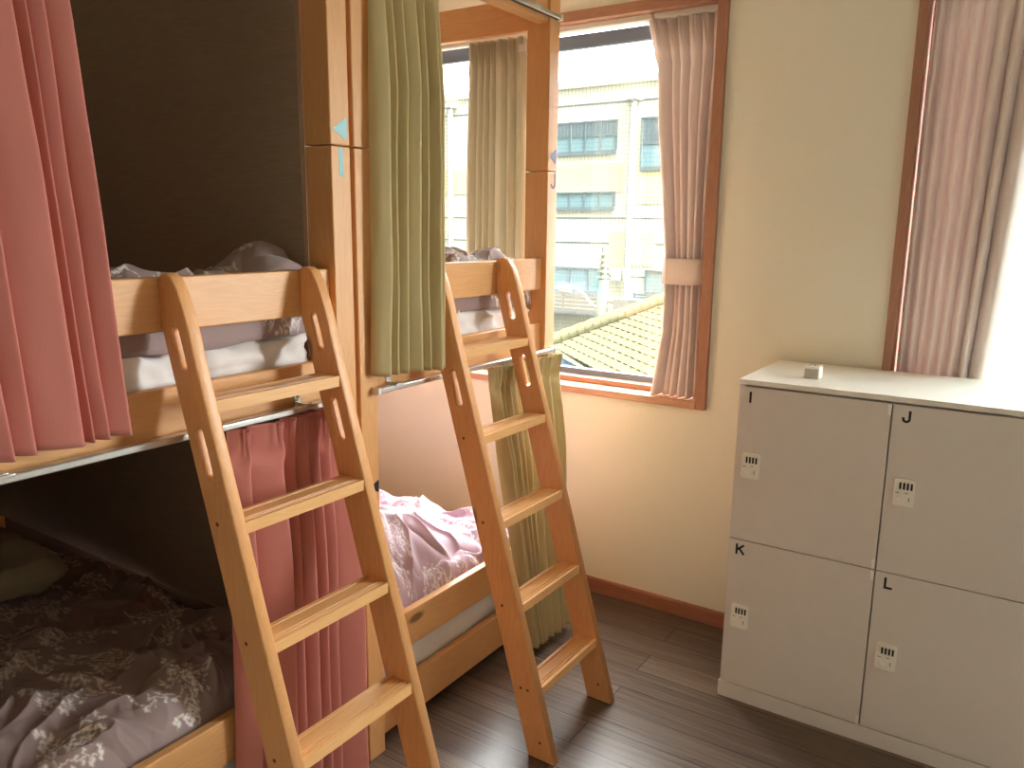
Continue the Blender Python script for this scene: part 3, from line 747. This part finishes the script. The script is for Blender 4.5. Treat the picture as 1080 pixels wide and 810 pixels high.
def lockers():
    root = thing('locker_cabinet', (LX0+DW, LYF+.22, 0), 'white four-door locker cabinet lettered I to L under the window', 'locker')
    x1 = LX0+2*DW; yb = WY-.014
    bm = bmesh.new()
    box(bm, LX0, LX0+.016, LYF+.019, yb, .053, LZT-.016); box(bm, x1-.016, x1, LYF+.019, yb, .053, LZT-.016)
    box(bm, LX0+DW-.008, LX0+DW+.008, LYF+.022, yb, .053, LZT-.016)
    box(bm, LX0+.016, x1-.016, yb-.006, yb, .053, LZT-.016); box(bm, LX0+.016, x1-.016, LYF+.022, yb-.006, .54, .556)
    box(bm, LX0+.016, x1-.016, LYF+.03, yb-.006, LZT-.030, LZT-.016)
    obj('body', bm, M['white'], root)
    obj('top_panel', B((LX0-.001, x1+.001, LYF-.001, yb, LZT-.016, LZT)), M['top_white'], root, bevel=.0015)
    obj('plinth', B((LX0-.004, x1+.004, LYF-.001, yb, 0, .052)), M['white'], root, bevel=.0015)
    F = lambda x, y, z: Matrix(((1, 0, 0, x), (0, 0, -1, y), (0, 1, 0, z), (0, 0, 0, 1)))
    for ix, iz, L in ((0, 1, 'I'), (1, 1, 'J'), (0, 0, 'K'), (1, 0, 'L')):
        a, b = LX0+ix*DW+.002, LX0+(ix+1)*DW-.002
        z0, z1 = ((.0555, .5465), (.5495, LZT-.022))[iz]
        dr = obj('door', B((a, b, LYF, LYF+.018, z0, z1)), M['white'], root, bevel=.001)
        dr['label'] = 'white locker door lettered ' + L
        lz = 1.0035 if iz else .516; lxx = LX0+ix*DW+.037
        obj('door_letter', letter(L, lxx, LYF-.0008, LYF+.0004, lz, .034, .0066), M['black'], dr)
        # combination lock
        cx, cz = LX0+ix*DW+.052, (.791 if iz else .294)
        bm = bmesh.new(); pts = []
        for (sx, sz) in ((1, -1), (1, 1), (-1, 1), (-1, -1)):
            for k in range(4):
                ang = {(1, -1): -PI/2, (1, 1): 0, (-1, 1): PI/2, (-1, -1): PI}[(sx, sz)]+k*PI/6
                pts.append((cx+sx*.0215+.006*math.cos(ang), cz+sz*.033+.006*math.sin(ang)))
        prism(bm, pts, 'y', LYF-.007, LYF+.001)
        lk = obj('combination_lock', bm, [M['lock_white'], M['black'], M['gap']], dr, bevel=.0015)
        bm = bmesh.new(); y = LYF-.0074
        me2 = lk.data
        bm.from_mesh(me2); off = -root_loc(lk.parent)
        nb = bmesh.new()
        for k in range(4):
            x = cx-.011+k*.0095; box(nb, x-.0026, x+.0026, y-.0018, LYF-.006, cz+.010, cz+.029, 1)
        cyl(nb, (cx-.012, LYF-.006, cz-.019), (cx-.012, LYF-.0125, cz-.019), .0105, .0098, 20, 0)
        ca, sa = math.cos(-.7), math.sin(-.7)
        q = [(cx-.012+ca*u-sa*w_, cz-.019+sa*u+ca*w_) for u, w_ in ((-.011, -.003), (.011, -.003), (.011, .003), (-.011, .003))]
        prism(nb, q, 'y', LYF-.0175, LYF-.012, 0)
        box(nb, cx-.022, cx-.012, y, LYF-.006, cz-.0025, cz-.0005, 2); box(nb, cx+.001, cx+.010, y, LYF-.006, cz-.001, cz+.0008, 2)
        box(nb, cx+.0125, cx+.0145, y, LYF-.006, cz-.024, cz-.012, 1)
        tmp = bpy.data.meshes.new('t'); nb.to_mesh(tmp); nb.free(); tmp.transform(Matrix.Translation(off)); bm.from_mesh(tmp); bpy.data.meshes.remove(tmp)
        bmesh.ops.recalc_face_normals(bm, faces=bm.faces); bm.to_mesh(me2); bm.free()
        # little white hinge pieces at the free corners of the left doors
        if ix == 0:
            for z, zz in ((z1-.001, -1), (z0+.001, 1)):
                hb = B((b-.009, b+.0005, LYF-.005, LYF+.001, min(z, z+zz*.03), max(z, z+zz*.03)))
                obj('hinge_plate', hb, M['lock_white'], dr, bevel=.001)
    return root
lockers()
def adapter():
    root = thing('plug_adapter', (-.548, 2.497, LZT), 'tiny white plug adapter box standing on the locker top', 'adapter')
    obj('body', B((-.572, -.526, 2.474, 2.520, LZT+.0003, LZT+.038)), M['lock_white'], root, bevel=.003)
    bm = bmesh.new()
    for x in (-.562, -.546): box(bm, x, x+.003, 2.488, 2.500, LZT+.0375, LZT+.0384); 
    box(bm, -.562, -.538, 2.508, 2.513, LZT+.0375, LZT+.0384)
    obj('socket_slots', bm, M['black'], root)
    obj('front_label', B((-.569, -.530, 2.4733, 2.4745, LZT+.004, LZT+.030)), plain('grey_sticker', srgb(190, 182, 172), .5), root)
    return root
adapter()

# ------------------------------------------------------------------ outside
GZ = -4.6
M['bwall'] = plain('pale_render', srgb(218, 214, 190), .9, 0, 0, 4, .03)
M['bband'] = plain('yellow_render', srgb(214, 206, 160), .9, 0, 0, 4, .03)
M['bglass'] = plain('far_glass', srgb(126, 156, 160), .6)
M['bshade'] = plain('far_shutter', srgb(108, 122, 124), .6)
M['bframe'] = plain('far_frame', srgb(112, 126, 128), .6)
M['pipe'] = plain('white_pipe', srgb(182, 182, 176), .5)
M['pole'] = plain('concrete_pole', srgb(84, 102, 96), .8)
M['street'] = plain('street_asphalt', srgb(58, 57, 54), .9, 0, 0, 3, .08)
for k_ in ('bwall', 'bband', 'bglass', 'bshade', 'bframe', 'pipe', 'pole', 'street'):
    for n_ in M[k_].node_tree.nodes:
        if n_.type == 'BSDF_PRINCIPLED': n_.inputs['Specular IOR Level'].default_value = .0
struct('street', B((-60, 40, 3.4, 60, GZ-.2, GZ)), M['street'])['label'] = 'street level outside'
def neighbour():
    Y = 28.0
    root = thing('neighbour_building', (-14, Y, GZ), 'pale yellow rendered building across the street with strip windows', 'building')
    bm = B((-34, 8, Y, Y+9, GZ, 6.75)); obj('wall', bm, M['bwall'], root)
    obj('parapet', B((-34, 8, Y-.12, Y+9, 6.75, 7.0)), M['bwall'], root)
    obj('yellow_band', B((-34, -13.6, Y-.04, Y+.1, 2.87, 3.9)), M['bband'], root)
    obj('yellow_band', B((-13.0, 8, Y-.04, Y+.1, 2.4, 3.75)), M['bband'], root)
    obj('yellow_band', B((-14.1, -12.2, Y-.05, Y+.1, .1, 1.35)), M['bband'], root)
    for z in (-.35, .9, 1.85, 6.1): obj('joint_line', B((-34, 8, Y-.025, Y+.1, z, z+.05)), M['bshade'], root)
    def win(x0, x1, z0, z1, n, shade):
        bm = bmesh.new(); s = .07
        box(bm, x0, x1, Y-.10, Y+.1, z0-.16, z0); box(bm, x0, x1, Y-.08, Y+.1, z1-s, z1)
        for k in range(n+1):
            x = x0+(x1-x0)*k/n; box(bm, x-s/2, x+s/2, Y-.08, Y+.1, z0, z1)
        f = obj('window_frame', bm, M['bframe'], root)
        for k in range(n):
            a = x0+(x1-x0)*k/n+s/2; b = x0+(x1-x0)*(k+1)/n-s/2
            obj('window_pane', B((a, b, Y-.03, Y+.05, z0, z1-s-shade)), M['bglass'], f)
        if shade: obj('shutter_box', B((x0+s/2, x1-s/2, Y-.06, Y+.05, z1-s-shade, z1-s)), M['bshade'], f)
    win(-16.55, -13.95, 4.4, 5.5, 4, .5); win(-12.9, -10.4, 3.74, 5.5, 2, .9); win(-16.5, -13.95, 2.3, 2.87, 4, 0)
    win(-24.2, -22.25, 4.4, 5.66, 3, .4); win(-24.2, -22.3, 2.2, 2.96, 3, 0); win(-16.6, -14.1, -.95, -.04, 3, 0); win(-12.5, -10.8, -.85, -.04, 2, 0)
    def balcony(x0, x1, z0, z1):
        bm = bmesh.new()
        for k in range(5): box(bm, x0, x1, Y-.9, Y-.86, z0+k*(z1-z0)/5, z0+k*(z1-z0)/5+(z1-z0)/6.5)
        for x in (x0, (x0+x1)/2, x1-.05): box(bm, x, x+.05, Y-.86, Y-.8, z0, z1)
        box(bm, x0, x1, Y-.9, Y, z0-.12, z0)
        obj('balcony_railing', bm, M['bshade'], root)
    balcony(-17.2, -14.1, -1.72, -.95); balcony(-12.6, -10.6, -1.38, -.85)
    for x, zt in ((-13.2, 6.1), (-21.7, 6.4)):
        bm = bmesh.new(); cyl(bm, (x, Y-.25, GZ), (x, Y-.25, zt), .125, seg=14); box(bm, x-.24, x+.24, Y-.5, Y, zt, zt+.14)
        obj('drain_pipe', bm, M['pipe'], root, smooth=False)
    obj('meter_box', B((-13.85, -13.45, Y-.3, Y, -.5, -.05)), M['pipe'], root, bevel=.02)
neighbour()
def tile_mat(name, c1, c2):
    m, t, p, out = new_mat(name)
    tc = N(t, 'ShaderNodeTexCoord'); n = N(t, 'ShaderNodeTexNoise', Scale=9.0, Detail=3.0); t.links.new(tc.outputs['Object'], n.inputs['Vector'])
    c = ramp(t, n.outputs['Fac'], [(.3, c1), (.7, c2)]); t.links.new(c.outputs[0], p.inputs['Base Color']); p.inputs['Roughness'].default_value = .8; p.inputs['Specular IOR Level'].default_value = .0
    return m
def tiled_roof():
    A, Bp = Vector((-6.992, 11.894, -.512)), Vector((-5.151, 13.102, .343))
    root = thing('tiled_roof_house', (-4.6, 11.6, GZ), 'low house with a pale tiled hip roof below the window', 'house')
    mt = tile_mat('pale_roof_tile', srgb(84, 80, 58), srgb(92, 88, 66)); mb = tile_mat('blue_roof_tile', srgb(48, 66, 80), srgb(54, 72, 86))
    def face(name, origin, along, down, poly, mat, row=.17, tw=.25):
        """stepped courses of tiles inside a polygon given in (along, down) metres"""
        al = Vector(along).normalized(); dn = Vector(down).normalized(); nr = al.cross(dn).normalized()
        if nr.z < 0: nr = -nr
        bm = bmesh.new()
        ss = [p[1] for p in poly]; s = min(ss)
        def span(sv):
            xs = []
            for i in range(len(poly)):
                (a0, s0), (a1, s1) = poly[i], poly[(i+1) % len(poly)]
                if (s0-sv)*(s1-sv) < 0: xs.append(a0+(a1-a0)*(sv-s0)/(s1-s0))
            return (min(xs), max(xs)) if len(xs) >= 2 else None
        k = 0
        while s < max(ss):
            sp = span(s+row*.5)
            if sp:
                a = sp[0]; off = (k % 2)*.5*tw
                st = math.floor((a-off)/tw)*tw+off
                while st < sp[1]:
                    a0, a1 = max(st, sp[0]), min(st+tw*.965, sp[1])
                    if a1-a0 > .02:
                        seg = 4; up = []; lo = []
                        for q in range(seg+1):
                            f = q/seg; aa = a0+(a1-a0)*f; bulge = .012*math.sin(PI*f)
                            up.append(bm.verts.new(origin+al*aa+dn*s+nr*(.004+bulge*.6)))
                            lo.append(bm.verts.new(origin+al*aa+dn*(s+row*1.03)+nr*(.013+bulge)))
                        b0 = [bm.verts.new(v.co-nr*.010) for v in lo]
                        for q in range(seg):
                            bm.faces.new((up[q], up[q+1], lo[q+1], lo[q])); bm.faces.new((lo[q], lo[q+1], b0[q+1], b0[q]))
                    st += tw
            s += row; k += 1
        # boarding under the tiles
        vs = [bm.verts.new(origin+al*p[0]+dn*p[1]) for p in poly]; v2 = [bm.verts.new(v.co-nr*.08) for v in vs]
        bm.faces.new(vs); bm.faces.new(v2[::-1])
        for i in range(len(vs)): bm.faces.new((vs[i], vs[(i+1) % len(vs)], v2[(i+1) % len(vs)], v2[i]))
        return obj(name, bm, mat, root)
    dnh = Vector((-.6816, -.7317, 0)); al = Vector((.7317, -.6816, 0)); sl = .4
    dn = Vector((dnh.x, dnh.y, -sl)).normalized(); k = math.sqrt(1+sl*sl)
    # hip line from the crest Bp down to A, in (along, down) about Bp
    v = A-Bp; ha, hd = v.dot(al), v.dot(dnh)*k
    v2 = Vector((-5.161, 10.063, -.549))-Bp
    face('tile_slope', Bp, al, dn, [(0, 0), (7, 0), (7, 6.0), (v2.dot(al)+1.6, 6.0), (v2.dot(al), v2.dot(dnh)*k), (ha, hd)], mt)
    # face on the other side of the hip
    hv = Vector((Bp.x-A.x, Bp.y-A.y, 0)).normalized(); pn = Vector((-hv.y, hv.x, 0))
    al2 = (A-Bp).normalized(); dn2 = Vector((pn.x, pn.y, .07)).normalized(); L = (A-Bp).length
    face('tile_slope', Bp, al2, dn2, [(-4, .03), (L+3, .03), (L+3, 1.0), (-4, .70)], mt)
    # lower blue roof beside it
    o3 = A+Vector((0, 0, -.13))
    face('blue_slope', o3, al, dn, [(-3, .05), (.1, .05), (v2.dot(al)-ha+.5, (v2.dot(dnh)*k-hd)*1.1), (v2.dot(al)-ha+1.6, 3.4), (-3, 3.4)], mb)
    bm = bmesh.new(); n = 16
    for q in range(n):
        p0 = Bp+(A-Bp)*(q/n); p1 = Bp+(A-Bp)*((q+1.08)/n); up = Vector((0, 0, .04))
        cyl(bm, p0+up, p1+up*1.15, .075, .088, 12)
    obj('ridge_cap', bm, mt, root, smooth=False)
    bm = bmesh.new(); cyl(bm, Bp+Vector((0, 0, .07)), Bp+al*7+Vector((0, 0, .07)), .12, seg=12); obj('ridge_cap', bm, mt, root)
    c = Vector((-3.4, 11.2, 0))
    vs = [Bp+dnh*.4+al*.3, Bp+al*6.6+dnh*.4, Bp+al*6.6+dnh*5.0, A+al*2.4+dnh*3.6]
    bm = bmesh.new(); prism(bm, [(p.x, p.y) for p in vs], 'z', GZ, -2.75); obj('house_wall', bm, M['bwall'], root)
tiled_roof()
def pole():
    x, y = -9.72, 19.0
    root = thing('utility_pole', (x, y, GZ), 'greenish utility pole with transformer arm behind the tiled roof', 'utility pole')
    bm = bmesh.new(); cyl(bm, (x, y, GZ), (x, y, .15), .19, .15, 16); obj('shaft', bm, M['pole'], root, smooth=True)
    bm = bmesh.new(); cyl(bm, (x, y, .15), (x, y, 1.0), .10, .06, 12)
    for k in range(5): cyl(bm, (x, y, .2+k*.15), (x, y, .26+k*.15), .16, .12, 12)
    obj('insulator', bm, plain('insulator_glaze', srgb(96, 102, 80), .5), root)
    bm = bmesh.new(); cyl(bm, (x-.1, y, -.42), (x+1.5, y, -.42), .04); box(bm, x+.4, x+1.15, y-.18, y+.18, -.6, -.32)
    obj('transformer', bm, M['bframe'], root, bevel=.01)
    bm = bmesh.new(); tube(bm, [(x+.1, y, -.55), (x+.5, y, -.78), (x+1.0, y, -.86), (x+1.5, y, -.75), (x+1.75, y, -.4)], .018, 6); obj('cable', bm, M['bframe'], root)
    r2 = thing('street_lamp', (x-.2, y-.2, -.5), 'white street lamp on a curved arm in front of the utility pole', 'street lamp')
    bm = bmesh.new(); tube(bm, [(x-.12, y-.16, -.58), (x-.28, y-.2, -.45), (x-.45, y-.2, -.25), (x-.68, y-.2, -.12), (x-.85, y-.2, -.08)], .04, 8)
    obj('arm', bm, M['pipe'], r2, smooth=True)
    bm = bmesh.new(); bmesh.ops.create_uvsphere(bm, u_segments=20, v_segments=12, radius=1)
    for v in bm.verts:
        v.co = Vector((x-1.0+v.co.x*.30, y-.2+v.co.y*.16, -.10+v.co.z*(.085 if v.co.z > 0 else .05)))
    obj('lamp_head', bm, M['pipe'], r2, smooth=True)
    bm = bmesh.new(); bmesh.ops.create_uvsphere(bm, u_segments=16, v_segments=10, radius=1)
    for v in bm.verts: v.co = Vector((x-1.02+v.co.x*.2, y-.2+v.co.y*.12, -.15+v.co.z*.1))
    obj('lamp_glass', bm, M['bwall'], r2, smooth=True)
pole()
